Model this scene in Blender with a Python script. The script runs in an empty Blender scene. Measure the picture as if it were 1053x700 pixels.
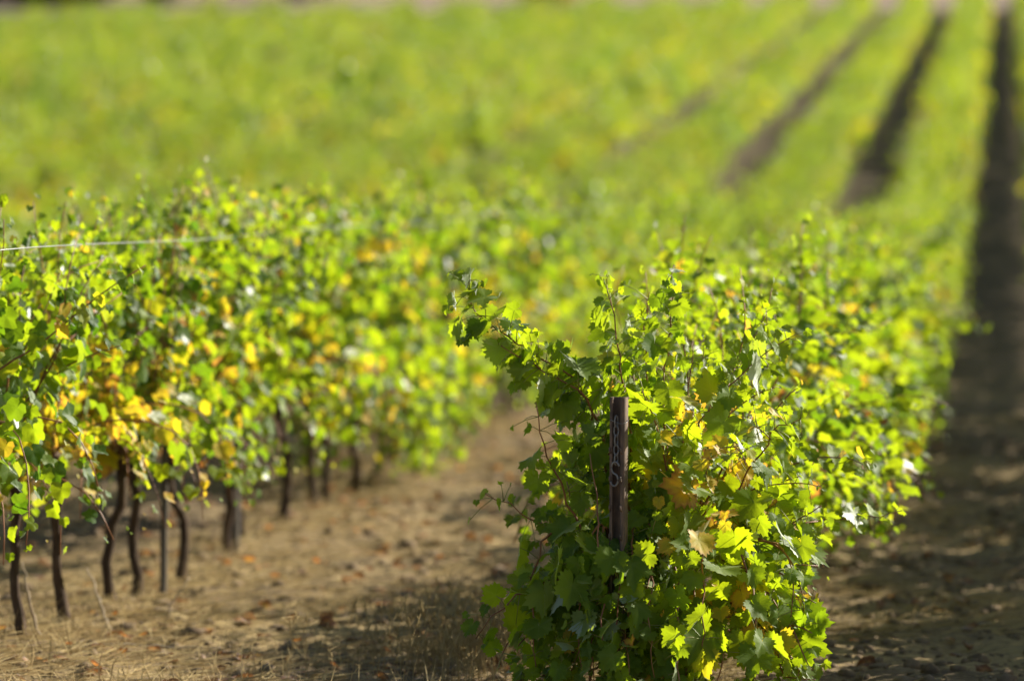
import bpy, math
import numpy as np
from mathutils import Vector

R = math.radians
rng = np.random.default_rng(20)
scene = bpy.context.scene
col = scene.collection

# ------------------------------------------------------------------ layout
CAM_H = 1.9            # eye height over the near, level part of the vineyard
SPACING = 2.6          # between rows
ROW0 = -1.33           # the row that ends in the vine with the post
LEFT = ROW0 - SPACING
SUN_EL, SUN_AZ = R(31), R(55)   # azimuth is measured from the rows' direction (+Y) to the right


# ------------------------------------------------------------------ noise / terrain
def hash2(i, j, s):
    n = (i.astype(np.int64) * 374761393 + j.astype(np.int64) * 668265263 + s * 974711) & 0x7fffffff
    n = (n ^ (n >> 13)) * 1274126177 & 0x7fffffff
    return ((n ^ (n >> 16)) & 0xffff) / 65535.0


def vnoise(x, y, s=0):
    x = np.asarray(x, float); y = np.asarray(y, float)
    i = np.floor(x); j = np.floor(y)
    u = x - i; v = y - j
    u = u * u * (3 - 2 * u); v = v * v * (3 - 2 * v)
    a = hash2(i, j, s); b = hash2(i + 1, j, s); c = hash2(i, j + 1, s); d = hash2(i + 1, j + 1, s)
    return (a * (1 - u) + b * u) * (1 - v) + (c * (1 - u) + d * u) * v - 0.5


def terrain(x, y):
    """The big shape only: level near the camera, then a long even slope, easing off far away."""
    x = np.asarray(x, float); y = np.asarray(y, float)
    h = 0.07 * 4.0 * np.logaddexp(0, (y - 61) / 4.0)
    h = h - 0.045 * 20 * np.logaddexp(0, (y - 330) / 20.0)
    return h


def ground_z(x, y):
    x = np.asarray(x, float); y = np.asarray(y, float)
    near = np.clip((75 - y) / 20, 0, 1)
    n = 0.10 * vnoise(x * .5, y * .35, 1) + 0.06 * vnoise(x * 1.7, y * 1.3, 2)
    n += near * (0.050 * vnoise(x * 5, y * 4, 3) + 0.035 * vnoise(x * 11, y * 9, 4))
    # a low ridge under each row, left by the plough
    ph = (x - ROW0) / SPACING
    ph = ph - np.round(ph)
    ridge = 0.02 * np.exp(-(ph / 0.13) ** 2)
    rows = np.clip((195 - y) / 3, 0, 1)
    return terrain(x, y) + n * .9 + ridge * rows


# ------------------------------------------------------------------ mesh builder
class MB:
    def __init__(self):
        self.v = []; self.f = []; self.n = 0; self.c = []

    def add(self, verts, faces, mat=0, colr=None):
        verts = np.asarray(verts, float).reshape(-1, 3)
        for fa in (faces if isinstance(faces, list) else [faces]):
            fa = np.asarray(fa, np.int64)
            if len(fa):
                self.f.append((fa + self.n, mat))
        self.v.append(verts)
        if colr is None:
            colr = np.tile(np.array([[.5, 0, 0, 0.]]), (len(verts), 1))
        self.c.append(colr)
        self.n += len(verts)

    def mesh(self, name, mats, smooth=True):
        me = bpy.data.meshes.new(name)
        V = np.concatenate(self.v); C = np.concatenate(self.c)
        me.vertices.add(len(V)); me.vertices.foreach_set('co', V.ravel().astype(np.float32))
        li = np.concatenate([f.ravel() for f, _ in self.f])
        cnt = np.concatenate([np.full(len(f), f.shape[1]) for f, _ in self.f])
        mi = np.concatenate([np.full(len(f), m) for f, m in self.f])
        st = np.concatenate([[0], np.cumsum(cnt)[:-1]])
        me.loops.add(len(li)); me.loops.foreach_set('vertex_index', li.astype(np.int32))
        me.polygons.add(len(cnt))
        me.polygons.foreach_set('loop_start', st.astype(np.int32))
        me.polygons.foreach_set('loop_total', cnt.astype(np.int32))
        me.polygons.foreach_set('material_index', mi.astype(np.int32))
        if smooth:
            me.polygons.foreach_set('use_smooth', np.ones(len(cnt), bool))
        at = me.attributes.new('leafcol', 'FLOAT_COLOR', 'POINT')
        at.data.foreach_set('color', C.ravel().astype(np.float32))
        for m in (mats if isinstance(mats, (list, tuple)) else [mats]):
            me.materials.append(m)
        me.update(calc_edges=True); me.validate()
        return me


def link(name, me, parent=None):
    o = bpy.data.objects.new(name, me); col.objects.link(o)
    if parent is not None:
        o.parent = parent
    return o


def tag(o, label=None, cat=None, group=None, kind=None):
    if label: o['label'] = label
    if cat: o['category'] = cat
    if group: o['group'] = group
    if kind: o['kind'] = kind
    return o


def empty(name, loc, label, cat, group=None):
    o = bpy.data.objects.new(name, None); col.objects.link(o)
    o.location = loc; o.empty_display_size = .1
    return tag(o, label, cat, group)


def nrm(a):
    a = np.asarray(a, float)
    return a / np.maximum(np.linalg.norm(a, axis=-1, keepdims=True), 1e-9)


def tube(mb, pts, rad, k=6, mat=0, colr=None, rough=0.0, r=None):
    pts = np.asarray(pts, float); n = len(pts)
    rad = np.broadcast_to(np.asarray(rad, float), (n,))
    t = nrm(np.gradient(pts, axis=0))
    ref = np.array([0, 0, 1.]) if abs(t[:, 2]).mean() < .8 else np.array([1., 0, 0])
    a = nrm(np.cross(t, ref)); b = np.cross(t, a)
    ang = np.arange(k) / k * 2 * math.pi
    rr = rad[:, None] * np.ones((1, k))
    if rough and r is not None:
        rr = rr * (1 + rough * r.uniform(-1, 1, (n, k)))
    V = pts[:, None] + rr[..., None] * (np.cos(ang)[None, :, None] * a[:, None] + np.sin(ang)[None, :, None] * b[:, None])
    i = np.arange(n - 1)[:, None] * k; j = np.arange(k)[None]; j2 = (j + 1) % k
    F = np.stack([i + j, i + j2, i + k + j2, i + k + j], -1).reshape(-1, 4)
    caps = np.array([[0, q + 1, q] for q in range(1, k - 1)] + [[(n - 1) * k, (n - 1) * k + q, (n - 1) * k + q + 1] for q in range(1, k - 1)])
    c = None if colr is None else np.tile(np.asarray(colr, float)[None], (n * k, 1))
    mb.add(V.reshape(-1, 3), [F, caps], mat, c)


# ------------------------------------------------------------------ grape leaf blades
def leaf_outline(phi, r):
    """Five lobed vine leaf, petiole at the origin, tip along +Y."""
    key = np.array([0, 27, 53, 82, 112, 148, 172, 180.]) * math.pi / 180
    jit = lambda s: 1 + r.uniform(-s, s)
    d = r.uniform(.02, .2)
    val = np.array([1.0 * jit(.06), (.80 - d) * jit(.04), .86 * jit(.06), (.72 - d * .8) * jit(.04), .72 * jit(.06), .56, .36, .10])
    return np.interp(np.abs(phi), key, val)


def leaf_template(nout, r, teeth=.07, two=True):
    phi = np.linspace(-math.pi, math.pi, nout, endpoint=False) + math.pi / nout
    phi = np.sort(np.where(np.abs(phi) < math.pi / nout * .99, 0, phi))
    rad = leaf_outline(phi, r)
    zig = np.where(np.arange(nout) % 2 == 0, 1, -1) * teeth * (np.abs(phi) < 2.75)
    rad = rad * (1 + zig)
    lobes = np.array([0, .92, -.92, 1.95, -1.95])
    vein = np.exp(-(np.abs(phi[:, None] - lobes[None]).min(1) / .09) ** 2)
    fold, cup, wave, p, droop = r.uniform(.05, .38), r.uniform(-.35, .2), r.uniform(.05, .14), r.uniform(0, 6), r.uniform(0, .4)

    def ring(f):
        x = rad * f * np.sin(phi); y = rad * f * np.cos(phi)
        q = np.hypot(x, y)
        z = fold * np.abs(x) + cup * q * q + wave * q * q * np.sin(4 * phi + p) - droop * np.maximum(y, 0) ** 2
        return np.stack([x, y, z], 1)
    rings = [.5, 1.0] if two else [1.0]
    V = [np.zeros((1, 3))] + [ring(f) for f in rings]
    A = [np.array([[0, 1.]])] + [np.stack([np.full(nout, f), vein], 1) for f in rings]
    i = np.arange(nout); j = (i + 1) % nout
    keep = i != nout - 1               # the open notch at the petiole
    F = [np.stack([np.zeros_like(i), 1 + j, 1 + i], 1)[keep]]
    if two:
        F.append(np.stack([1 + i, 1 + j, 1 + nout + j, 1 + nout + i], 1)[keep])
    return np.concatenate(V) * .62, F, np.concatenate(A)


LEAF_HI = [leaf_template(42, np.random.default_rng(100 + i), .10) for i in range(10)]
LEAF_MID = [leaf_template(22, np.random.default_rng(200 + i), .05) for i in range(8)]
LEAF_LO = [leaf_template(9, np.random.default_rng(300 + i), .0, False) for i in range(8)]


def place_leaves(mb, T, pos, tip, n, size, rnd, age, r, mat=0):
    """Every leaf is a copy of one of the templates, turned, sized and coloured on its own."""
    tip = nrm(tip); n = n - (n * tip).sum(1, keepdims=True) * tip; n = nrm(n)
    side = np.cross(tip, n)
    which = r.integers(0, len(T), len(pos))
    asp = r.uniform(.88, 1.12, len(pos))
    for k, (V, F, A) in enumerate(T):
        q = np.nonzero(which == k)[0]
        if not len(q):
            continue
        m = len(V)
        W = pos[q][:, None] + size[q][:, None, None] * (V[None, :, 0:1] * asp[q][:, None, None] * side[q][:, None] + V[None, :, 1:2] * tip[q][:, None] + V[None, :, 2:3] * n[q][:, None])
        C = np.empty((len(q), m, 4))
        C[..., 0] = rnd[q][:, None]; C[..., 1] = age[q][:, None]; C[..., 2] = A[None, :, 0]; C[..., 3] = A[None, :, 1]
        off = (np.arange(len(q)) * m)[:, None, None]
        mb.add(W.reshape(-1, 3), [(f[None] + off).reshape(-1, f.shape[1]) for f in F], mat, C.reshape(-1, 4))


# ------------------------------------------------------------------ materials
def new_mat(name):
    m = bpy.data.materials.new(name); m.use_nodes = True
    nt = m.node_tree; nt.nodes.clear()
    out = nt.nodes.new('ShaderNodeOutputMaterial')
    return m, nt, out


class N:
    def __init__(self, nt): self.nt = nt

    def __call__(self, typ, **kw):
        n = self.nt.nodes.new(typ)
        for k, v in kw.items():
            if k.startswith('in_'):
                key = k[3:]
                key = int(key) if key.isdigit() else key.replace('_', ' ')
                if isinstance(v, bpy.types.NodeSocket): self.nt.links.new(v, n.inputs[key])
                else: n.inputs[key].default_value = v
            else:
                setattr(n, k, v)
        return n

    def math(self, op, a, b=0.0, clamp=False):
        return self('ShaderNodeMath', operation=op, in_0=a, in_1=b, use_clamp=clamp).outputs[0]

    def mix(self, f, a, b, mode='MIX'):
        n = self('ShaderNodeMix', data_type='RGBA', blend_type=mode)
        for i, v in ((0, f), (6, a), (7, b)):
            if isinstance(v, bpy.types.NodeSocket): self.nt.links.new(v, n.inputs[i])
            else: n.inputs[i].default_value = v if i == 0 else (*v, 1) if len(v) == 3 else v
        return n.outputs[2]

    def ramp(self, f, stops):
        n = self('ShaderNodeValToRGB', in_Fac=f)
        e = n.color_ramp.elements
        while len(e) < len(stops): e.new(.5)
        for el, (p, c) in zip(e, stops):
            el.position = p; el.color = (*c, 1)
        return n.outputs[0]

    def noise(self, scale, vec=None, detail=4, rough=.55):
        n = self('ShaderNodeTexNoise', in_Scale=scale, in_Detail=detail, in_Roughness=rough)
        if vec is not None: self.nt.links.new(vec, n.inputs['Vector'])
        return n.outputs['Fac']


def leaf_material():
    m, nt, out = new_mat('vine leaf'); n = N(nt)
    at = n('ShaderNodeAttribute', attribute_name='leafcol')
    sp = n('ShaderNodeSeparateColor', in_Color=at.outputs['Color'])
    rnd, age, edge = sp.outputs; vein = at.outputs['Alpha']
    objr = n('ShaderNodeObjectInfo').outputs['Random']
    tc = n('ShaderNodeTexCoord')
    spot = n.noise(38, tc.outputs['Object'], 3)
    e4 = n.math('POWER', edge, 3.0)
    blotch = n.math('MULTIPLY', n.math('SUBTRACT', spot, .5), .35)
    a2 = n.math('ADD', age, n.math('MULTIPLY', n.math('MULTIPLY', e4, age), .45))
    a2 = n.math('ADD', a2, n.math('MULTIPLY', blotch, n.math('ADD', age, .12)), clamp=True)
    t = n.math('ADD', n.math('MULTIPLY', rnd, .8), n.math('MULTIPLY', objr, .2))
    g_r = n.mix(t, (.026, .078, .014), (.135, .205, .014))
    g_t = n.mix(t, (.10, .25, .005), (.64, .76, .010))
    refl = n.mix(n.math('MULTIPLY', n.math('MULTIPLY', age, 3.2, True), 1.0), g_r, n.ramp(a2, [(0, (.15, .26, .03)), (.35, (.36, .36, .035)), (.6, (.56, .40, .05)), (.82, (.42, .20, .05)), (1, (.20, .09, .035))]))
    tran = n.mix(n.math('MULTIPLY', n.math('MULTIPLY', age, 3.2, True), 1.0), g_t, n.ramp(a2, [(0, (.40, .60, .02)), (.35, (.84, .72, .02)), (.6, (.92, .60, .03)), (.82, (.62, .24, .05)), (1, (.16, .06, .02))]))
    v4 = n.math('MULTIPLY', n.math('POWER', vein, 2.0), .35)
    refl = n.mix(v4, refl, (.26, .34, .10))
    back = n('ShaderNodeNewGeometry').outputs['Backfacing']
    refl = n.mix(n.math('MULTIPLY', back, .45), refl, (.26, .33, .16))
    bump = n('ShaderNodeBump', in_Strength=.25, in_Distance=.004, in_Height=n.math('ADD', n.math('MULTIPLY', vein, -.6), n.noise(90, tc.outputs['Object'], 2)))
    d = n('ShaderNodeBsdfDiffuse', in_Color=refl, in_Normal=bump.outputs[0])
    tr = n('ShaderNodeBsdfTranslucent', in_Color=tran, in_Normal=bump.outputs[0])
    mx = n('ShaderNodeMixShader', in_0=.57, in_1=d.outputs[0], in_2=tr.outputs[0])
    gl = n('ShaderNodeBsdfGlossy', in_Color=(1, 1, 1, 1), in_Roughness=.6, in_Normal=bump.outputs[0])
    fr = n('ShaderNodeFresnel', in_IOR=1.42, in_Normal=bump.outputs[0])
    gf = n.math('MULTIPLY', fr.outputs[0], n.math('SUBTRACT', .28, n.math('MULTIPLY', back, .12)))
    fin = n('ShaderNodeMixShader', in_0=gf, in_1=mx.outputs[0], in_2=gl.outputs[0])
    nt.links.new(fin.outputs[0], out.inputs[0])
    return m


def simple_mat(name, stops, scale, rough=.8, bump=.4, stretch=(1, 1, 1), spec=.3, metal=0.0, dist=.01):
    m, nt, out = new_mat(name); n = N(nt)
    tc = n('ShaderNodeTexCoord')
    mp = n('ShaderNodeMapping', in_Vector=tc.outputs['Object'], in_Scale=stretch)
    f = n.noise(scale, mp.outputs[0], 6, .62)
    c = n.ramp(f, stops)
    b = n('ShaderNodeBump', in_Strength=bump, in_Distance=dist, in_Height=f)
    p = n('ShaderNodeBsdfPrincipled', in_Base_Color=c, in_Roughness=rough, in_Metallic=metal, in_Normal=b.outputs[0])
    p.inputs['Specular IOR Level'].default_value = spec
    nt.links.new(p.outputs[0], out.inputs[0])
    return m


def soil_material():
    m, nt, out = new_mat('dry soil'); n = N(nt)
    tc = n('ShaderNodeTexCoord').outputs['Object']
    big = n.noise(.55, tc, 4); mid = n.noise(4.5, tc, 6, .65); fine = n.noise(30, tc, 8, .7)
    straw = n.noise(14, n('ShaderNodeMapping', in_Vector=tc, in_Scale=(1, 3.2, 1), in_Rotation=(0, 0, .5)).outputs[0], 5, .7)
    c = n.ramp(mid, [(.25, (.075, .053, .034)), (.5, (.135, .097, .061)), (.72, (.22, .165, .102))])
    c = n.mix(n.math('MULTIPLY', n.math('GREATER_THAN', fine, .58), .35), c, (.25, .195, .125))
    sel = n.math('MULTIPLY', n.math('SUBTRACT', n.math('ADD', straw, n.math('MULTIPLY', big,   .55)), .70), 5.0, clamp=True)
    c = n.mix(sel, c, (.37, .275, .13))
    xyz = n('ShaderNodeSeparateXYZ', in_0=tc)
    lane_shade = n('ShaderNodeMapRange', in_0=n.math('ADD', xyz.outputs[1], n.math('MULTIPLY', big, 12)), in_1=30.0, in_2=60.0, in_3=0.0, in_4=1.0).outputs[0]
    lane_shade = n.math('MULTIPLY', lane_shade, n.math('LESS_THAN', xyz.outputs[1], 196.0))
    c = n.mix(n.math('MULTIPLY', lane_shade, .65), c, (.032, .030, .022))  # shade of the rows on the farther lanes, painted into the soil colour
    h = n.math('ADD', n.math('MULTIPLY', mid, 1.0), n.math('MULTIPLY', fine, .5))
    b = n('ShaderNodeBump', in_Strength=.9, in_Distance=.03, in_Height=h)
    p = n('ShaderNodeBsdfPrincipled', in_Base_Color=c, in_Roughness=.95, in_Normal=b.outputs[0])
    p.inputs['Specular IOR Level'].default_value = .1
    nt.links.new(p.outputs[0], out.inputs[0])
    return m


def straw_material():
    m, nt, out = new_mat('dry straw'); n = N(nt)
    at = n('ShaderNodeAttribute', attribute_name='leafcol')
    sp = n('ShaderNodeSeparateColor', in_Color=at.outputs['Color'])
    c = n.ramp(sp.outputs[0], [(0, (.26, .185, .095)), (.5, (.41, .31, .15)), (1, (.58, .46, .25))])
    d = n('ShaderNodeBsdfDiffuse', in_Color=c)
    t = n('ShaderNodeBsdfTranslucent', in_Color=c)
    s = n('ShaderNodeMixShader', in_0=.3, in_1=d.outputs[0], in_2=t.outputs[0])
    nt.links.new(s.outputs[0], out.inputs[0])
    return m


M_LEAF = leaf_material()
M_BARK = simple_mat('vine bark', [(.3, (.028, .018, .012)), (.55, (.075, .05, .034)), (.75, (.15, .105, .07))], 40, .9, .9, (1, 1, .15), .15)
M_CANE = simple_mat('ripening cane', [(.3, (.13, .045, .022)), (.55, (.26, .11, .045)), (.8, (.34, .22, .09))], 9, .5, .2, (1, 1, .4), .4)
M_SHOOT = simple_mat('green shoot', [(.3, (.16, .22, .05)), (.7, (.30, .24, .08))], 12, .5, .1, (1, 1, 1), .4)
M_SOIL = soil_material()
M_ROAD = simple_mat('gravel track', [(.3, (.19, .14, .105)), (.6, (.27, .205, .16)), (.8, (.34, .27, .21))], 2.5, .95, .5, (1, 1, 1), .1)
M_STRAW = straw_material()
M_RUST = simple_mat('rusty steel', [(.3, (.06, .047, .040)), (.5, (.12, .085, .064)), (.75, (.25, .16, .10))], 34, .75, .5, (1, 1, .35), .35, .0, .003)
M_STEEL = simple_mat('weathered steel', [(.3, (.10, .10, .10)), (.6, (.19, .185, .18)), (.8, (.27, .25, .23))], 22, .55, .3, (1, 1, .25), .5, .35, .003)
M_WIRE = simple_mat('galvanised wire', [(.3, (.24, .25, .23)), (.7, (.38, .39, .36))], 30, .5, .1, (1, 1, 1), .4, .4, .001)
M_STAKE = simple_mat('grey weathered wood', [(.3, (.06, .05, .04)), (.55, (.115, .10, .085)), (.8, (.18, .16, .135))], 22, .85, .6, (1, 1, .08), .2)
M_CLOD = simple_mat('soil clod', [(.3, (.10, .07, .045)), (.55, (.19, .14, .09)), (.8, (.30, .23, .155))], 16, .95, .7, (1, 1, 1), .1)
M_DRYCANE = simple_mat('bleached cane', [(.3, (.27, .2, .13)), (.7, (.46, .38, .27))], 12, .8, .3, (1, 1, .2), .2)


def tree_leaf_material():
    m, nt, out = new_mat('tree foliage'); n = N(nt)
    at = n('ShaderNodeAttribute', attribute_name='leafcol')
    sp = n('ShaderNodeSeparateColor', in_Color=at.outputs['Color'])
    c = n.mix(sp.outputs[0], (.025, .05, .014), (.07, .11, .03))
    c = n.mix(sp.outputs[1], c, (.62, .50, .06))
    d = n('ShaderNodeBsdfDiffuse', in_Color=c); t = n('ShaderNodeBsdfTranslucent', in_Color=c)
    s = n('ShaderNodeMixShader', in_0=.35, in_1=d.outputs[0], in_2=t.outputs[0])
    nt.links.new(s.outputs[0], out.inputs[0])
    return m


M_TREE = tree_leaf_material()


# ------------------------------------------------------------------ growing a vine
def bend_path(start, d, length, step, r, gravity, wander, pull=0.0):
    p = np.array(start, float); d = nrm(np.array(d, float)); pts = [p.copy()]
    for i in range(max(3, int(length / step))):
        d = nrm(d + np.array([-pull * p[0], 0, -gravity * (.3 + 1.4 * i * step)]) + r.normal(0, wander, 3))
        p = p + d * step
        if p[2] < .16:
            p[2] = .16; d[2] = abs(d[2]) * .3
        pts.append(p.copy())
    return np.array(pts)


def leaves_along(path, r, step, big, axis=(0, 0), laterals=.35, bare=.06, end=.28):
    """Node positions, tip directions, normals, sizes of the leaves that one shoot carries."""
    seg = np.linalg.norm(np.diff(path, axis=0), axis=1); s = np.concatenate([[0], np.cumsum(seg)]); L = s[-1]
    at = np.arange(bare, L, step)
    if not len(at): at = np.array([L * .7])
    P = np.stack([np.interp(at, s, path[:, k]) for k in range(3)], 1)
    T = nrm(np.stack([np.interp(at + .02, s, path[:, k]) - np.interp(at - .02, s, path[:, k]) for k in range(3)], 1) + 1e-6)
    u = at / L
    size = big * np.interp(u, [0, .15, .6, .85, 1], [.8, 1, .92, .62 + (end - .28) * .6, end]) * r.uniform(.65, 1.2, len(at))
    out = P - np.array([axis[0], axis[1], 0]); out[:, 2] = 0
    out = nrm(out + 1e-6)
    alt = np.where(np.arange(len(at)) % 2 == 0, 1., -1.)[:, None]
    lat = nrm(np.cross(T, nrm(r.normal(0, 1, 3)[None] + 0 * T))) * alt
    pet = nrm(lat + out * .5 + np.array([0, 0, .25]) + r.normal(0, .35, P.shape))
    Q = P + pet * (size * r.uniform(.45, .8, len(at)))[:, None]
    pp, qq, oo, ss, uu = [P], [Q], [out], [size], [u]
    k = r.uniform(0, 1, len(at)) < laterals          # short side shoots fill the canopy with smaller leaves
    for rep in range(2):
        if k.any():
            q2 = P[k] + nrm(lat[k] * -1 + r.normal(0, .6, P[k].shape)) * r.uniform(.03, .12, k.sum())[:, None]
            pp.append(P[k]); qq.append(q2); oo.append(out[k]); ss.append(size[k] * r.uniform(.35, .7, k.sum())); uu.append(u[k])
    P, Q, out, size, u = (np.concatenate(z) for z in (pp, qq, oo, ss, uu))
    m = len(P)
    up = np.array([0, 0, 1.])
    n = nrm(out * r.uniform(.1, 1.0, m)[:, None] + up * r.uniform(.1, 1.0, m)[:, None] + r.normal(0, .42, (m, 3)))
    tip = nrm(out * .45 - up * r.uniform(.1, 1.1, m)[:, None] + r.normal(0, .45, (m, 3)))
    return P, Q, tip, n, size, u


def pick_age(Q, u, r, amount):
    """Mostly green; the older leaves low on a shoot turn first, in clumps."""
    cl = vnoise(Q[:, 0] * 4 + Q[:, 1] * 3.1, Q[:, 2] * 4.3 + Q[:, 1] * 2.3, 77) + .5
    pr = amount * (1.5 - u) * np.clip(cl * 2.6 - .7, 0.05, 2.0)
    old = r.uniform(0, 1, len(Q)) < pr
    return np.where(old, np.clip(r.normal(.39, .17, len(Q)), .18, 1), r.uniform(0, .06, len(Q)))


def trunk_mesh(mb, r, head=.58, rad=.021, arms=.40, k=8):
    n = 9
    z = np.linspace(-.06, head, n)
    lean = r.normal(0, .035, 2)
    w = np.cumsum(r.normal(0, .015, (n, 2)), 0)
    pts = np.stack([w[:, 0] + lean[0] * z / head, w[:, 1] + lean[1] * z / head, z], 1)
    pts -= np.array([pts[0, 0], pts[0, 1], 0])
    rr = rad * np.interp(z, [-.06, .02, .15, head - .1, head], [1.5, 1.3, 1.0, .95, 1.35])
    tube(mb, pts, rr, k, 0, None, .16, r)
    top = pts[-1]; ends = []
    for s in (-1, 1):
        q = np.array([top + np.array([r.normal(0, .02), s * a * arms, .02 + .12 * math.sin(a * 1.6) + r.normal(0, .012)]) for a in np.linspace(0, 1, 6)])
        q[0] = top
        tube(mb, q, rad * np.linspace(.9, .45, 6), max(5, k - 2), 0, None, .15, r)
        ends.append(q)
    return top, ends


def grow_vine(seed, leaf_T, top_h=1.75, width=1.0, leaf=.105, shoots=30, step=.048, amount=.09, canes=True, cut=.55):
    """Trunk mesh and foliage mesh of an ordinary vine of the rows."""
    r = np.random.default_rng(seed)
    wood = MB(); fol = MB()
    top, arms = trunk_mesh(wood, r)
    for i in range(shoots):
        a = arms[i % 2]; p = a[r.integers(0, len(a))] + r.normal(0, .01, 3)
        low = cut < .25 and i % 5 < 3
        droop = r.uniform() < .42 or low
        sx = r.choice([-1, 1])
        if droop:
            d = (sx * r.uniform(.5, 1.3) * width, r.normal(0, .5), r.uniform(.5, 1.1)); L = r.uniform(.8, 1.3); g = r.uniform(.16, .30)
            if low: d = (sx * r.uniform(.4, 1.0), r.normal(0, .6), r.uniform(-.2, .5)); L = r.uniform(.6, 1.0); g = .3
        else:
            d = (sx * r.uniform(.0, .45) * width, r.normal(0, .32), 1.0); L = r.uniform(.75, 1.0) * (top_h - .62) * 1.08; g = r.uniform(.0, .05)
        path = bend_path(p, d, L, .05, r, g, .09, .10)
        end = np.nonzero((path[:, 2] < max(cut - .05, .02)) | (path[:, 2] > top_h + r.uniform(-.12, .06)))[0]
        end = end[end > 3]
        if len(end) and r.uniform() > .02: path = path[:max(4, end[0])]
        if canes:
            tube(wood, path[::2], np.linspace(.0052, .002, len(path[::2])), 4, 1)
        P, Q, tip, n, size, u = leaves_along(path, r, step, leaf)
        ok = Q[:, 2] > cut + r.normal(0, .06, len(Q)) - .3 * (droop and r.uniform() < .12)
        if not ok.any(): continue
        Q, tip, n, size, u = Q[ok], tip[ok], n[ok], size[ok], u[ok]
        place_leaves(fol, leaf_T, Q, tip, n, size, r.uniform(0, 1, len(Q)), pick_age(Q, u, r, amount), r)
    return wood, fol


# ------------------------------------------------------------------ GROUND
def axis_steps(*spans):
    out = []
    for a, b, s in spans:
        out.append(np.arange(a, b, s))
    return np.concatenate(out + [[spans[-1][1]]])


gx = axis_steps((-700, -60, 40), (-60, -7.2, 1.2), (-7.2, 1.4, .05), (1.4, 12, 1.2), (12, 700, 43))
gy = axis_steps((-120, 0, 20), (0, 13.2, .6), (13.2, 34, .05), (34, 70, .3), (70, 230, 1.5), (230, 1200, 30))
X, Y = np.meshgrid(gx, gy)
Z = ground_z(X, Y)
mb = MB()
nx, ny = len(gx), len(gy)
i = np.arange(ny - 1)[:, None] * nx + np.arange(nx - 1)[None]
mb.add(np.stack([X, Y, Z], -1).reshape(-1, 3), np.stack([i, i + 1, i + nx + 1, i + nx], -1).reshape(-1, 4))
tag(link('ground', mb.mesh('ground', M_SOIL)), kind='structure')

# the track along the top of the field, a sheet just over the soil
mb = MB()
tx = np.arange(-60, 14.1, 1.0); ty = np.arange(197, 224.1, 1.0)
X, Y = np.meshgrid(tx, ty); Z = terrain(X, Y) + .16
i = np.arange(len(ty) - 1)[:, None] * len(tx) + np.arange(len(tx) - 1)[None]
mb.add(np.stack([X, Y, Z], -1).reshape(-1, 3), np.stack([i, i + 1, i + len(tx) + 1, i + len(tx)], -1).reshape(-1, 4))
tag(link('dirt_track', mb.mesh('dirt_track', M_ROAD)), kind='structure')


# ------------------------------------------------------------------ straw, litter and clods on the soil
def scatter_area(n, r, y0=14.0, y1=34.0, x0=-6.6, x1=.6, power=1.7):
    y = y0 + (y1 - y0) * r.uniform(0, 1, n) ** power
    x = r.uniform(x0, x1, n)
    return x, y


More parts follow.
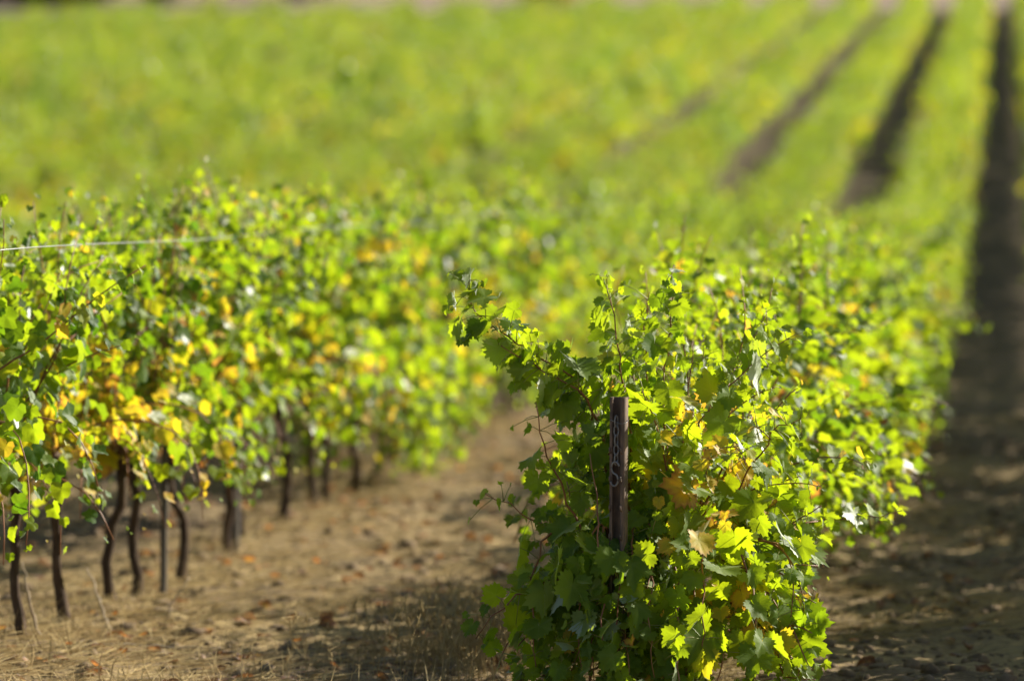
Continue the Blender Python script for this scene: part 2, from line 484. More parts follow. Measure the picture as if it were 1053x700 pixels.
def dry_grass():
    r = np.random.default_rng(5); mb = MB()
    n = 95000
    x, y = scatter_area(n, r)
    rowph = np.abs(((x - LEFT) / SPACING) - np.round((x - LEFT) / SPACING)) * SPACING
    d = vnoise(x * 1.3, y * 1.1, 9) + .5 + .35 * np.exp(-(rowph / .4) ** 2) - .25 * (x > ROW0 + .4)
    keep = r.uniform(.25, 1.0, n) < d
    x, y, rowph = x[keep], y[keep], rowph[keep]; n = len(x)
    stand = r.uniform(0, 1, n) < np.where((y < 17.3) & (x < -1.5), .20, np.where((y < 27) & (x < -2.6) & (rowph < .25), .22, .025))
    L = np.where(stand, r.uniform(.05, .20, n), r.uniform(.06, .26, n))
    # a ragged fringe of tall bleached grass by the end of the row
    z = ground_z(x, y)
    az = np.where(stand, r.uniform(0, 6.28, n), r.normal(.15, .7, n))
    el = np.where(stand, r.uniform(.7, 1.5, n), r.uniform(-.03, .22, n))
    t = np.stack([np.cos(az) * np.cos(el), np.sin(az) * np.cos(el), np.sin(el)], 1)
    b = nrm(np.cross(t, r.normal(0, 1, (n, 3))))
    w = r.uniform(.0010, .0028, n)[:, None]
    p0 = np.stack([x, y, z + np.where(stand, -.01, .012)], 1)
    p1 = p0 + t * (L * .55)[:, None]
    t2 = nrm(t + np.stack([r.normal(0, .25, n), r.normal(0, .25, n), -.35 * stand], 1))
    p2 = p1 + t2 * (L * .45)[:, None]
    V = np.stack([p0 - b * w, p0 + b * w, p1 + b * w, p1 - b * w, p2], 1).reshape(-1, 3)
    o = np.arange(n)[:, None] * 5
    C = np.zeros((n, 5, 4)); C[..., 0] = r.uniform(0, 1, n)[:, None]
    mb.add(V, [o + np.array([[0, 1, 2, 3]]), o + np.array([[3, 2, 4]])], 0, C.reshape(-1, 4))
    # seed heads on the tall grass beside the end vine
    for k in range(420):
        c0 = ((-2.10, 17.4, .16), (-2.2, 16.6, .25), (-1.85, 16.3, .2))[k % 3]
        x = c0[0] + r.normal(0, c0[2]); y = c0[1] + r.normal(0, .3)
        z = float(ground_z(x, y)); h = r.uniform(.06, .24)
        az = r.uniform(0, 6.28); ln = r.uniform(.05, .35)
        pts = np.array([[x + math.cos(az) * ln * h * q * q, y + math.sin(az) * ln * h * q * q, z + h * q] for q in (0, .35, .7, 1)])
        c = [r.uniform(.3, 1), 0, 0, 0]
        tube(mb, pts, [.0016, .0014, .0012, .001], 3, 0, c)
        head = np.array([pts[-1] + (pts[-1] - pts[-2]) * q for q in (0, .25, .5, .8)])
        tube(mb, head, [.0008, .0030, .0026, .0006], 4, 0, c)
        for q in range(5):
            b0 = pts[2] + (head[2] - pts[2]) * r.uniform(0, 1); tube(mb, np.array([b0, b0 + r.normal(0, .016, 3) + [0, 0, .012], b0 + r.normal(0, .02, 3) + [0, 0, .02]]), [.0012, .0014, .0004], 3, 0, c)
    return mb.mesh('dry_grass', M_STRAW, False)


tag(link('dry_grass', dry_grass()), kind='stuff')


def litter():
    r = np.random.default_rng(6); mb = MB()
    n = 2600
    x, y = scatter_area(n, r, power=1.3)
    k_ = r.uniform(0, 1, n) < np.where(x > ROW0 + .5, .15, .75); x, y = x[k_], y[k_]; n = len(x)
    pos = np.stack([x, y, ground_z(x, y) + .018], 1)
    nn = nrm(np.stack([r.normal(0, .35, n), r.normal(0, .35, n), np.ones(n)], 1))
    tip = nrm(np.stack([r.normal(0, 1, n), r.normal(0, 1, n), np.zeros(n)], 1))
    place_leaves(mb, LEAF_MID, pos, tip, nn, r.uniform(.05, .10, n), r.uniform(0, 1, n), r.uniform(.72, 1, n), r)
    return mb.mesh('leaf_litter', M_LEAF)


tag(link('leaf_litter', litter()), kind='stuff')


def clods():
    r = np.random.default_rng(7); mb = MB()
    t = (1 + 5 ** .5) / 2
    ico = nrm(np.array([[-1, t, 0], [1, t, 0], [-1, -t, 0], [1, -t, 0], [0, -1, t], [0, 1, t], [0, -1, -t], [0, 1, -t], [t, 0, -1], [t, 0, 1], [-t, 0, -1], [-t, 0, 1.]]))
    F = np.array([[0, 11, 5], [0, 5, 1], [0, 1, 7], [0, 7, 10], [0, 10, 11], [1, 5, 9], [5, 11, 4], [11, 10, 2], [10, 7, 6], [7, 1, 8], [3, 9, 4], [3, 4, 2], [3, 2, 6], [3, 6, 8], [3, 8, 9], [4, 9, 5], [2, 4, 11], [6, 2, 10], [8, 6, 7], [9, 8, 1]])
    n = 9000
    x, y = scatter_area(n, r, x0=-5.5, x1=.8, power=1.4)
    s = r.uniform(.005, .012, n) + .035 * r.uniform(0, 1, n) ** 5
    V = ico[None] * r.uniform(.65, 1.3, (n, 12, 1)) * s[:, None, None] * np.stack([r.uniform(.8, 1.5, n), r.uniform(.8, 1.4, n), r.uniform(.5, .9, n)], 1)[:, None]
    V = V + np.stack([x, y, ground_z(x, y) + s * .15], 1)[:, None]
    mb.add(V.reshape(-1, 3), (F[None] + (np.arange(n) * 12)[:, None, None]).reshape(-1, 3))
    return mb.mesh('soil_clods', M_CLOD, False)


tag(link('loose_soil', clods()), kind='stuff')

# ------------------------------------------------------------------ THE VINE IN FOCUS
FX, FY = ROW0 + .16, 15.35
FG = float(ground_z(FX, FY))
focus = empty('grapevine', (FX, FY, FG), 'sharp leafy grapevine growing against the rusty steel post, nearest of all the vines', 'grapevine', 'grapevines')


def focus_vine():
    r = np.random.default_rng(12)
    wood = MB()
    top, arms = trunk_mesh(wood, r, .46, .03, .38, 10)
    link('trunk', wood.mesh('focus_trunk', [M_BARK]), focus)

    def W(px, py, yy):          # real-world place of a point on a shoot: lateral metres, height and distance
        return np.array([(px) - FX, yy - FY, py - FG])
    H = []                      # hand-led shoots: (points, leaf size, node step, yellowing)
    H.append(([(-1.33, .62, 15.2), (-1.47, 1.16, 15.05), (-1.60, 1.27, 15.0), (-1.72, 1.335, 14.95), (-1.83, 1.40, 14.95), (-1.875, 1.46, 14.95), (-1.87, 1.56, 14.95)], .15, .034, .0))
    H.append(([(-1.30, .66, 15.2), (-1.44, 1.12, 15.0), (-1.57, 1.22, 14.95), (-1.68, 1.27, 14.92), (-1.77, 1.33, 14.92)], .15, .04, .0))
    H.append(([(-1.30, .62, 15.3), (-1.32, 1.10, 15.1), (-1.35, 1.33, 15.0), (-1.385, 1.56, 15.0)], .125, .036, .03))
    H.append(([(-1.22, .62, 15.4), (-1.20, 1.10, 15.2), (-1.17, 1.37, 15.1), (-1.155, 1.60, 15.1)], .12, .036, .05))
    H.append(([(-1.15, .62, 15.4), (-1.26, 1.0, 15.3), (-1.27, 1.30, 15.25), (-1.25, 1.50, 15.2)], .12, .04, .1))
    H.append(([(-1.15, .60, 15.3), (-1.16, .89, 15.0), (-.99, 1.13, 14.9), (-.855, 1.265, 14.9), (-.735, 1.35, 14.9)], .19, .055, .0))
    H.append(([(-1.05, .55, 15.4), (-.92, .80, 15.2), (-.82, .98, 15.1), (-.74, 1.08, 15.05), (-.70, 1.06, 15.05)], .15, .055, .02))
    H.append(([(-1.0, .5, 15.5), (-.80, .60, 15.7), (-.60, .66, 15.8), (-.46, .655, 15.8), (-.36, .68, 15.8)], .11, .07, .0))
    H.append(([(-1.35, .55, 15.1), (-1.61, .69, 14.9), (-1.71, .75, 14.85), (-1.80, .80, 14.85)], .08, .04, .02))
    H.append(([(-1.35, .50, 15.1), (-1.62, .50, 14.8), (-1.74, .40, 14.75), (-1.82, .30, 14.75)], .14, .07, .0))
    H.append(([(-1.40, .5, 15.0), (-1.55, .85, 14.9), (-1.60, 1.0, 14.85), (-1.62, 1.12, 14.85)], .115, .05, .03))
    H.append(([(-1.42, .12, 14.68), (-1.40, .35, 14.66), (-1.385, .60, 14.67), (-1.38, .80, 14.70), (-1.42, .95, 14.75)], .10, .11, .03))   # red cane beside the post
    H.append(([(-1.0, .62, 15.4), (-.95, 1.0, 15.6), (-.90, 1.25, 15.7), (-.86, 1.42, 15.7)], .10, .05, .06))
    for x0, x1, h, yy in ((-1.33, -1.45, .62, 14.62), (-1.25, -1.20, .60, 14.6), (-1.15, -1.02, .62, 14.62), (-1.3, -1.36, .58, 14.55), (-1.34, -1.31, .62, 14.6), (-1.36, -1.40, .5, 14.58), (-1.28, -1.28, .5, 14.57), (-1.45, -1.62, .6, 14.7), (-1.2, -1.1, .42, 14.55), (-1.05, -.85, .5, 14.75)):
        H.append(([(x0, .50, 15.1), ((x0 + x1) / 2, .72, 14.9), (x1, h, yy + .12), (x1, h - .25, yy), (x1 + .02, h - .42, yy)], .145, .07, .03))
    paths = []
    for pts, big, st, am in H:
        q = np.array([W(*p) for p in pts])
        d = np.concatenate([[0], np.cumsum(np.linalg.norm(np.diff(q, axis=0), axis=1))])
        tt = np.linspace(0, d[-1], max(6, int(d[-1] / .045)))
        sm = np.stack([np.interp(tt, d, q[:, k]) for k in range(3)], 1)
        for _ in range(3):
            sm[1:-1] = .25 * sm[:-2] + .5 * sm[1:-1] + .25 * sm[2:]
        sm[1:-1] += r.normal(0, .006, sm[1:-1].shape)
        paths.append((sm, big, st, am, True))
    for k in range(46):
        a = arms[k % 2]; p = a[r.integers(0, len(a))] + r.normal(0, .015, 3)
        ang = r.uniform(0, 6.28); lean = r.uniform(.05, .85)
        d = (math.cos(ang) * lean * .9 + .10, math.sin(ang) * lean * .65, 1.0)
        g = r.uniform(.02, .10) + .16 * (lean > .65) * r.uniform(0, 1)
        path = bend_path(p, d, r.uniform(.60, .98), .045, r, g, .09, .12)
        paths.append((path, r.uniform(.08, .13), r.uniform(.038, .050), (.20 if path[-1, 0] > -.05 else .06), False))
    for k in range(16):
        p = (r.uniform(-.28, .42), r.uniform(-.45, -.1), r.uniform(.25, .45))
        path = bend_path(p, (r.normal(0, .7) + .15, -.5, r.uniform(-.2, .6)), r.uniform(.4, .7), .045, r, r.uniform(.2, .4), .10)
        paths.append((path, r.uniform(.12, .18), r.uniform(.05, .065), .10, False))
    for k in range(42):
        a = r.uniform(0, 6.28); q = r.uniform(.05, .3)
        p = (.05 + math.cos(a) * q, math.sin(a) * q * .8 - .08, r.uniform(.25, .62))
        d = (math.cos(a) * 1.1, math.sin(a) * .8 - .15, r.uniform(-.1, .9))
        path = bend_path(p, d, r.uniform(.45, .85), .045, r, r.uniform(.15, .35), .10, .10)
        paths.append((path, r.uniform(.105, .165), r.uniform(.052, .066), .06, False))
    px = -1.328 - FX
    LX = lambda h: np.interp(h, [.2, .5, .62, 1.05, 1.25, 1.6], [-1.80, -1.68, -1.62, -1.60, -1.48, -1.38])
    RX = lambda h: np.interp(h, [.1, .9, 1.25, 1.6], [-.60, -.60, -.72, -.95])
    for path, big, st, am, led in paths:
        if not led:
            hh = path[:, 2] + FG; xx = path[:, 0] + FX
            out = np.nonzero((xx < LX(hh) + .03) | (xx > RX(hh) - .03) | (hh > 1.6))[0]
            out = out[out > 5]
            if len(out): path = path[:out[0]]
        wd = MB(); lf = MB()
        tube(wd, path, np.linspace(.0058, .0018, len(path)), 6, 0, None, .08, r)
        P, Q, tip, n, size, u = leaves_along(path, r, st, big, (.05, .05), .45 if not led else .75, .05 if not led else .20, .28 if not led else .5)
        # nothing grows across the free face of the post, nor far outside the vine
        wy = Q[:, 1] + FY; h = Q[:, 2] + FG
        bad = (wy < 14.95) & (np.abs(Q[:, 0] - px) < .055 + size * .55) & (h > .69 + r.uniform(-.08, .05, len(Q)))
        bad |= (h > 1.30) & (~np.array([led] * len(Q))) & (r.uniform(0, 1, len(Q)) < .12 + (h - 1.3) * 1.3)
        bad |= (h < .06)
        if not led: bad |= (np.hypot(Q[:, 0] - .03, Q[:, 1] - .05) < .24) & (h > .45) & (r.uniform(0, 1, len(Q)) < .6)
        wx = Q[:, 0] + FX; soft = r.normal(0, .03, len(Q))
        if not led:
            bad |= wx < LX(h) + soft
            bad |= wx > RX(h) + soft
        ok = ~bad
        P, Q, tip, n, size, u = P[ok], Q[ok], tip[ok], n[ok], size[ok], u[ok]
        if len(Q) < 2:
            continue
        age = pick_age(Q, u, r, am)
        # the patch that has turned yellow, low behind the post
        pat = np.exp(-(((Q[:, 0] - .13) / .17) ** 2 + ((Q[:, 2] - .92) / .22) ** 2)) * .68 + np.exp(-(((Q[:, 0] - .20) / .13) ** 2 + ((Q[:, 2] - .30) / .15) ** 2)) * .55
        old = (r.uniform(0, 1, len(Q)) < pat) & (size > .04)
        age = np.where(old, np.clip(r.normal(.40, .16, len(Q)), .18, .9), age)
        size = np.where(old, size * .85, size)
        cane = link('cane', wd.mesh('cane', [M_CANE]), focus)
        for a_, b_ in zip(P, Q):
            tube(lf, np.array([a_, (a_ + b_) / 2 + np.array([0, 0, .006]), b_]), [.0016, .0013, .0011], 4, 1)
        place_leaves(lf, LEAF_HI, Q, tip, n, size, np.clip(.2 + .8 * r.beta(1.5, 1.3, len(Q)), 0, 1), age, r)
        link('foliage', lf.mesh('cane_foliage', [M_LEAF, M_SHOOT]), cane)


focus_vine()

# ------------------------------------------------------------------ THE END POST
PX, PY, PTOP = -1.328, 14.72, 1.148
PG = float(ground_z(PX, PY))
post = empty('trellis_post', (PX, PY, PG), 'rusty steel channel post with a wire hook on it, in front of the sharp vine', 'trellis post')
post.rotation_euler = (R(.5), R(.5), R(-24))


def steel_post():
    hgt = PTOP - PG; w, dpt, th, lip = .0265, .036, .0035, .011
    outer = np.array([(-w + lip, 0), (-w, 0), (-w, dpt), (w, dpt), (w, 0), (w - lip, 0)])
    inner = np.array([(-w + lip, th), (-w + th, th), (-w + th, dpt - th), (w - th, dpt - th), (w - th, th), (w - lip, th)])
    loop = np.concatenate([outer, inner[::-1]])
    zs = np.array([-.4, 0, .3, .6, .9, hgt])
    k = len(loop)
    V = np.array([[x, y, z] for z in zs for x, y in loop])
    i = np.arange(len(zs) - 1)[:, None] * k; j = np.arange(k)[None]; j2 = (j + 1) % k
    F = np.stack([i + j, i + j2, i + k + j2, i + k + j], -1).reshape(-1, 4)
    mb = MB(); mb.add(V, F)
    o = (len(zs) - 1) * k
    mb.add(V[o:], np.array([[q, q + 1, k - 2 - q, k - 1 - q] for q in range(5)]))
    link('channel', mb.mesh('channel', [M_RUST], False), post)
    for z in np.arange(.1, hgt - .12, .1):            # pressed wire lugs on both flanges
        for q in (-1, 1):
            mb = MB()
            tube(mb, np.array([[q * .021, .001, z], [q * .022, -.008, z + .006], [q * .021, -.010, z + .020]]), .0035, 5)
            link('wire_lug', mb.mesh('wire_lug', [M_RUST]), post)
    # S shaped hook and the short chain above it
    z0 = hgt - .265
    ang = np.linspace(R(15), R(262), 20)
    up = np.stack([.002 + .015 * np.cos(ang), np.full(20, -.010), z0 + .021 + .021 * np.sin(ang)], 1)
    ang = np.linspace(R(82), R(-165), 20)
    lo = np.stack([-.002 + .015 * np.cos(ang), np.full(20, -.010), z0 - .021 + .021 * np.sin(ang)], 1)
    mb = MB(); tube(mb, np.concatenate([up, lo]), .0036, 8)
    link('hook', mb.mesh('hook', [M_STEEL]), post)
    for kq in range(5):
        mb = MB(); zc = hgt - .215 + kq * .033
        a = np.linspace(0, 6.28318, 18)
        flat = kq % 2
        ring = np.stack([.002 + np.cos(a) * (.008 if flat else .0025), -.004 + np.cos(a) * (.001 if flat else .007), zc + np.sin(a) * .020], 1)
        tube(mb, ring, .0028, 6)
        link('chain_link', mb.mesh('chain_link', [M_STEEL]), post)
    # wire tied round the head of the post
    mb = MB()
    for dz in (0,):
        a = np.linspace(0, 6.28318, 24)
        tube(mb, np.stack([np.cos(a) * .032 + .0, .018 + np.sin(a) * .027, hgt - .085 + dz + .006 * np.sin(a * 2)], 1), .0015, 5)
    link('wire_tie', mb.mesh('wire_tie', [M_STEEL]), post)


steel_post()


def row_wire(x, y0, y1, h0, label, r, sag=.03):
    ys = np.arange(y0, y1, 1.0)
    z = np.array([h0 + float(terrain(x, y)) + sag * math.sin(y * .9) * .3 for y in ys])
    mb = MB(); tube(mb, np.stack([np.full(len(ys), 0.) + np.interp(ys, [y0, y0 + 5], [0, 0]), ys - y0, z], 1), .0022, 5)
    o = link('trellis_wire', mb.mesh('trellis_wire', [M_WIRE])); o.location = (x, y0, 0)
    return tag(o, label, 'trellis wire', 'trellis wires')


row_wire(PX, PY + .05, 66, PTOP - .085, 'thin steel wire running back from the top of the rusty post through its row', rng)

# ------------------------------------------------------------------ THE ROWS
def protos(seeds, amount, cut):
    out = []
    for s in seeds:
        wood, fol = grow_vine(40 + s, LEAF_MID, top_h=1.72 + .03 * (s % 5), amount=amount * (.6 + .3 * (s % 3)), shoots=29 + s % 5, cut=cut)
        out.append((wood.mesh('vine_wood', [M_BARK, M_CANE]), fol.mesh('vine_foliage', [M_LEAF])))
    return out


PROTO = protos(range(8), .16, .45)
PROTO_YELLOW = protos(range(8, 13), .55, .45)
PROTO_LOW = protos(range(13, 21), .18, .05)

VINES = []         # (x, y, row)
rr = np.random.default_rng(3)
ROW_END = lambda k: 192 if k < 3 else max(174, 192 - (k - 2) * 2.2)
FIRST_LEFT = [16.9, 17.85, 18.62, 19.35, 20.2, 21.25, 22.0, 23.0, 23.75, 24.8]
for k in range(-2, 15):
    x = ROW0 - SPACING * k
    y0 = 16.45 if k == 0 else 15.2 if k == 1 else max(16.0, -x * 4388 / 1300)
    if k == -1: y0 = 16.3
    if k == -2: y0 = 100
    gap = .75 if k == -1 else .88
    ys = list(np.arange(y0, ROW_END(k), gap) + rr.normal(0, .05, len(np.arange(y0, ROW_END(k), gap))))
    if k == 1:
        ys = [16.2] + FIRST_LEFT + [y for y in ys if y > 25.3]
    for y in ys:
        if k not in (-1, 0, 1) and rr.uniform() < .07:
            continue
        VINES.append((x + rr.normal(0, .035) + (.15 if k == 0 else -.12 if k == -1 else .28 if y > 62 else 0), y, k))


def seen(v):
    x, y, k = v
    px = 1030 + x * 4388 / y
    if k == 0: return True
    if k == 1: return y > 16.0
    if k >= 2: return y > 68 and px > -15
    return px - .7 * 4388 / y < 1053 and y > 90


ind = sorted([v for v in VINES if seen(v)], key=lambda v: v[1])[:299]
chosen = set(ind)
mass = [v for v in VINES if v not in chosen]
ORD = ['first', 'second', 'third', 'fourth', 'fifth', 'sixth', 'seventh', 'eighth', 'ninth', 'tenth']
cnt = {}
for (x, y, k) in ind:
    c = cnt.get(k, 0); cnt[k] = c + 1
    if k == 1 and c < 10:
        lab = ('grapevine foliage at the left photo edge, its trunk just out of view' if c == 0 else
               f'left row grapevine with bare thin trunk, {ORD[c - 1]} trunk from the left edge')
        if c == 9: lab = 'left row grapevine on the last clearly bare trunk before the hanging foliage'
        g = 'grapevines of the left row'
    elif k == 0 and c < 4:
        lab = ['slightly soft grapevine directly behind the sharp vine and its post',
               'second grapevine behind the sharp vine, its right side over the path',
               'third grapevine behind the sharp vine in the same row',
               'fourth grapevine behind the sharp vine in the same row'][c]
        g = 'grapevines behind the sharp vine'
    elif k == 0:
        lab, g = ('blurred grapevine on the level ground in the row behind the sharp vine' if y < 61 else 'blurred grapevine on the far slope in line with the sharp vine'), None
        g = 'row of the sharp vine, level part' if y < 61 else 'row of the sharp vine, slope part'
    elif k == 1:
        lab = 'blurred grapevine farther back in the left row on level ground' if y < 61 else 'blurred grapevine on the far slope in line with the left row'
        g = 'left row, level part' if y < 61 else 'left row, slope part'
    else:
        lab = f'blurred grapevine low on the far slope, {ORD[k - 1]} row counting left from the left row' if k - 1 < 10 else 'blurred grapevine'
        g = f'slope vines of the {ORD[k - 1]} row to the left'
        lab = f'blurred grapevine low on the slope, in the {ORD[k - 2]} row beyond the left row'
    o = empty('grapevine', (x, y, float(ground_z(x, y))), lab, 'grapevine', g)
    # heads of the copies are turned either way along the row
    o.rotation_euler.z = (math.pi if rr.uniform() < .5 else 0) + rr.normal(0, .1)
    s = rr.uniform(.95, 1.06)
    o.scale = (s * rr.uniform(.92, 1.1) * ((.85 if y < 18 else 1.2 if y < 45 else 1.1) if k == 0 else 1.0 if k > 1 else 1.05), s, s * ((.84 if y < 19 else .93) if k == 0 else 1.08 if y < 60 and k == 1 else .86))
    kindred = PROTO_LOW if (y > 25.5 or (k == 0 and y > 20)) else PROTO
    if (k == 1 and 16.8 < y < 26.5 and rr.uniform() < .65) or (k != 1 and rr.uniform() < .22): kindred = PROTO_YELLOW
    if k == 1 and 26.5 < y < 34 and rr.uniform() < .35: kindred = PROTO_YELLOW
    w, f = kindred[int(rr.integers(0, len(kindred)))]
    link('trunk', w, o); link('foliage', f, o)


def far_mass():
    """All the vines too far or too hidden to be told apart."""
    r = np.random.default_rng(8); rr2 = np.random.default_rng(9); mb = MB()
    protos = []
    for s in range(10):
        wood, fol = grow_vine(300 + s, LEAF_LO, leaf=.17, step=.085, shoots=24, canes=False, amount=(.03, .06, .12, .25, .5)[s % 5], cut=.3)
        protos.append((np.concatenate(wood.v), wood.f, np.concatenate(fol.v), np.concatenate(fol.c), fol.f))
    for (x, y, k) in mass:
        wv, wf, fv, fc, ff = protos[int(r.integers(0, 10))]
        s = r.uniform(.93, 1.08); a = (math.pi if r.uniform() < .5 else 0) + r.normal(0, .1)
        c_, s_ = math.cos(a) * s, math.sin(a) * s
        g = np.array([x, y, float(ground_z(x, y))])
        wx = .97 if k > 1 else 1.05; tall = rr2.uniform(.60, .98) if k > 0 else rr2.uniform(.98, 1.1)
        def tr(v): return np.stack([(v[:, 0] * c_ - v[:, 1] * s_) * wx, v[:, 0] * s_ + v[:, 1] * c_, v[:, 2] * s * tall], 1) + g
        fc2 = fc.copy(); fc2[:, 1] = np.maximum(fc2[:, 1], np.repeat(r.uniform(.05, .17), len(fc2))); fc2[:, 0] = np.clip(fc2[:, 0] * .65 - .27 + r.uniform(-.3, .42), 0, 1)
        mb.add(tr(fv), [], 0, fc2); mb.n -= len(fv)
        for f_, m_ in ff: mb.f.append((f_ + mb.n, 0))
        mb.n += len(fv)
        base = mb.n
        mb.add(tr(wv), [], 1)
        for f_, m_ in wf: mb.f.append((f_ + base, 1))
    return mb.mesh('far_vines', [M_LEAF, M_BARK])


tag(link('vineyard_mass', far_mass()), kind='stuff')

# ------------------------------------------------------------------ stakes, wires, dead canes of the left row
row_wire(LEFT + .34, 14.6, 40, 1.64, 'pale wire stretched along the front of the left row near its top', rng)


def stake(x, y, h, w, lean, label, name='vine_stake', mat=None):
    r = np.random.default_rng(int(abs(x * 100 + y * 10)))
    mb = MB(); g = float(ground_z(x, y))
    zs = np.linspace(-.2, h, 8)
    pts = np.stack([zs * lean + r.normal(0, .002, 8), r.normal(0, .002, 8), zs], 1)
    tube(mb, pts, w * np.linspace(1.08, .95, 8), 7, 0, None, .07, r)
    o = link(name, mb.mesh(name, [mat or M_STAKE], False)); o.location = (x, y, g)
    return tag(o, label, 'stake', 'wooden stakes in the left row')


stake(LEFT + .08, 19.38, .95, .017, .02, 'slim grey wooden stake beside the fourth trunk from the left edge')
stake(LEFT + .06, 21.33, .95, .026, .03, 'thick pale grey wooden stake beside the sixth trunk from the left edge')
stake(LEFT + .12, 29.2, 1.15, .045, .0, 'stout dark wooden stake in the left row where its foliage reaches the ground', mat=M_BARK)


def dead_cane(pts, label, rad=.006):
    p = np.array(pts, float); g = p[0].copy()
    d = np.linspace(0, 1, 14); t = np.linspace(0, 1, len(p))
    q = np.stack([np.interp(d, t, p[:, k]) for k in range(3)], 1)
    q[1:-1] = .25 * q[:-2] + .5 * q[1:-1] + .25 * q[2:]
    r = np.random.default_rng(int(abs(g[0]) * 1000))
    q[1:-1] += r.normal(0, .005, q[1:-1].shape)
    mb = MB(); tube(mb, q - g, rad * np.linspace(1.1, .5, 14), 6, 0, None, .12, r)
    z = float(ground_z(g[0], g[1]))
    o = link('dead_cane', mb.mesh('dead_cane', [M_DRYCANE])); o.location = (g[0], g[1], z)
    tag(o, label, 'dead cane', 'dead canes under the left row')


dead_cane([(-3.66, 17.35, 0), (-3.72, 17.4, .12), (-3.80, 17.5, .26)], 'pale dead cane leaning between the second and third trunks of the left row')
dead_cane([(-3.88, 17.0, 0), (-3.93, 17.0, .15), (-3.96, 17.0, .32)], 'pale dead cane rising beside the leftmost bare trunk', .007)
dead_cane([(-3.55, 17.9, .0), (-3.52, 17.9, .1), (-3.45, 17.95, .2)], 'short pale dead cane sticking up before the fourth trunk of the left row', .005)
dead_cane([(-3.9, 16.6, .02), (-3.5, 16.75, .03), (-3.1, 16.8, .015)], 'long pale dead cane lying on the straw before the left row', .006)


# ------------------------------------------------------------------ beyond the track
def tree(x, y, h, w, label, yellow, seed, name='tree', cat='tree', trunk_h=.3, n=5200):
    r = np.random.default_rng(seed)
    g = float(terrain(x, y))
    o = empty(name, (x, y, g), label, cat, 'trees beyond the track')
    mb = MB(); tip = []
    tube(mb, np.array([[0, 0, -.3], [.05, .02, h * .2], [-.04, .05, h * .45], [.03, 0, h * .75]]), [.05 * h * .6, .03 * h * .8, .02 * h, .008 * h], 9, 0, None, .1, r)
    cen = []
    for k in range(22):
        z = h * r.uniform(trunk_h * .6, .95); a = r.uniform(0, 6.28); q = w * .5 * r.uniform(.3, .95) * math.sin(max(.25, min(1, (1.05 - z / h) * 1.7)) * 1.57)
        e = np.array([math.cos(a) * q, math.sin(a) * q, z])
        st = np.array([0, 0, z * .62])
        tube(mb, np.array([st, (st + e) / 2 + np.array([0, 0, -.05 * h * .3]), e]), [.012 * h, .008 * h, .003 * h], 5, 0, None, .1, r)
        cen.append(e)
    link('trunk', mb.mesh('tree_trunk', [M_BARK]), o)
    cen = np.array(cen); fm = MB()
    kq = r.integers(0, len(cen), n)
    dv = nrm(r.normal(0, 1, (n, 3))) * (w * .17 * r.uniform(.2, 1.0, n) ** .6)[:, None]
    P = cen[kq] + dv; P[:, 2] = np.maximum(P[:, 2], .1)
    nn = nrm(dv + r.normal(0, .6, (n, 3)) + np.array([0, 0, .3]))
    place_leaves(fm, LEAF_LO, P, nrm(r.normal(0, 1, (n, 3)) - np.array([0, 0, .5])), nn, np.full(n, w * .05) * r.uniform(.7, 1.3, n),
                 np.clip(.5 * r.uniform(0, 1, len(cen))[kq] + .5 * r.uniform(0, 1, n), 0, 1), np.clip(yellow + r.normal(0, .1, n) * (yellow > 0), 0, 1), r)
    link('crown', fm.mesh('tree_crown', [M_TREE]), o)


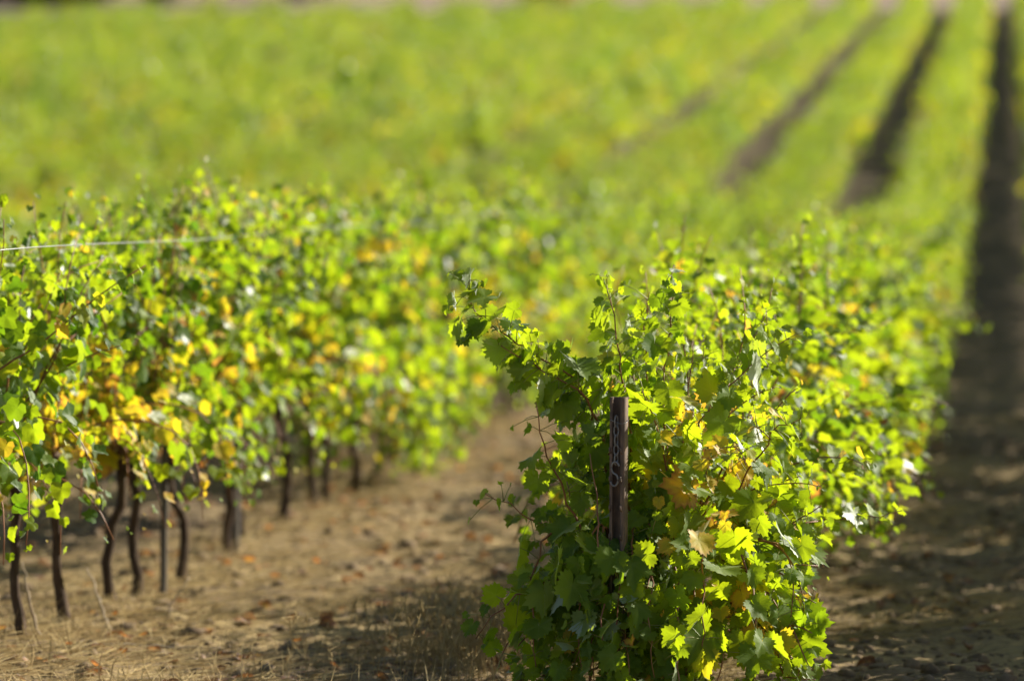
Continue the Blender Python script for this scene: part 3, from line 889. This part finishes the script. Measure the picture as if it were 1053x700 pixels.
tree(-50.0, 214, 7, 8, 'dark tree in the top left corner, leftmost beyond the track', 0, 1, trunk_h=.15)
tree(-45.2, 209, 6, 7, 'dark bushy tree beyond the track, above the left end of the vines', 0, 2, trunk_h=.1)
tree(-42.0, 211, 8, 7, 'dark tree beyond the track, third from the top left corner', 0, 3, trunk_h=.1)
tree(-35.0, 219, 7, 7, 'dim tree set back beyond the track, right of the dark group', 0, 4, trunk_h=.2)
tree(-22.0, 205.5, 2.4, 3.2, 'yellow autumn bush at the top edge of the vineyard', .8, 5, 'bush', 'bush', .05, 2600)

# ------------------------------------------------------------------ light, sky, camera
world = bpy.data.worlds.new('World'); scene.world = world; world.use_nodes = True
wt = world.node_tree; bg = wt.nodes['Background']
sky = wt.nodes.new('ShaderNodeTexSky'); sky.sky_type = 'NISHITA'; sky.sun_disc = False
sky.sun_elevation = SUN_EL; sky.sun_rotation = SUN_AZ
wt.links.new(sky.outputs[0], bg.inputs[0]); bg.inputs[1].default_value = .055

sl = bpy.data.lights.new('sun', 'SUN'); sl.energy = 5.0; sl.angle = R(.53); sl.color = (1.0, .93, .80)
so = bpy.data.objects.new('sun', sl); col.objects.link(so)
d = Vector((math.cos(SUN_EL) * math.sin(SUN_AZ), math.cos(SUN_EL) * math.cos(SUN_AZ), math.sin(SUN_EL)))
so.rotation_euler = d.to_track_quat('Z', 'Y').to_euler(); so.location = d * 50

cd = bpy.data.cameras.new('camera'); cam = bpy.data.objects.new('camera', cd); col.objects.link(cam)
cd.sensor_width = 36; cd.lens = 150; cd.clip_start = .1; cd.clip_end = 3000
cam.location = (0, 0, CAM_H)
cam.rotation_euler = (R(90) - math.atan(165 / 4388), 0, math.atan(503.5 / 4388))
cd.dof.use_dof = True; cd.dof.focus_distance = 14.95; cd.dof.aperture_fstop = 1.75
scene.camera = cam

scene.render.engine = 'CYCLES'
cy = scene.cycles
cy.use_denoising = True; cy.denoiser = 'OPENIMAGEDENOISE'
cy.max_bounces = 10; cy.diffuse_bounces = 7; cy.glossy_bounces = 2; cy.transmission_bounces = 6; cy.transparent_max_bounces = 8
cy.sample_clamp_indirect = 6; cy.caustics_reflective = False; cy.caustics_refractive = False
vs = scene.view_settings
vs.view_transform = 'Standard'; vs.look = 'None'; vs.gamma = 1; vs.use_curve_mapping = False; vs.exposure = 1.15
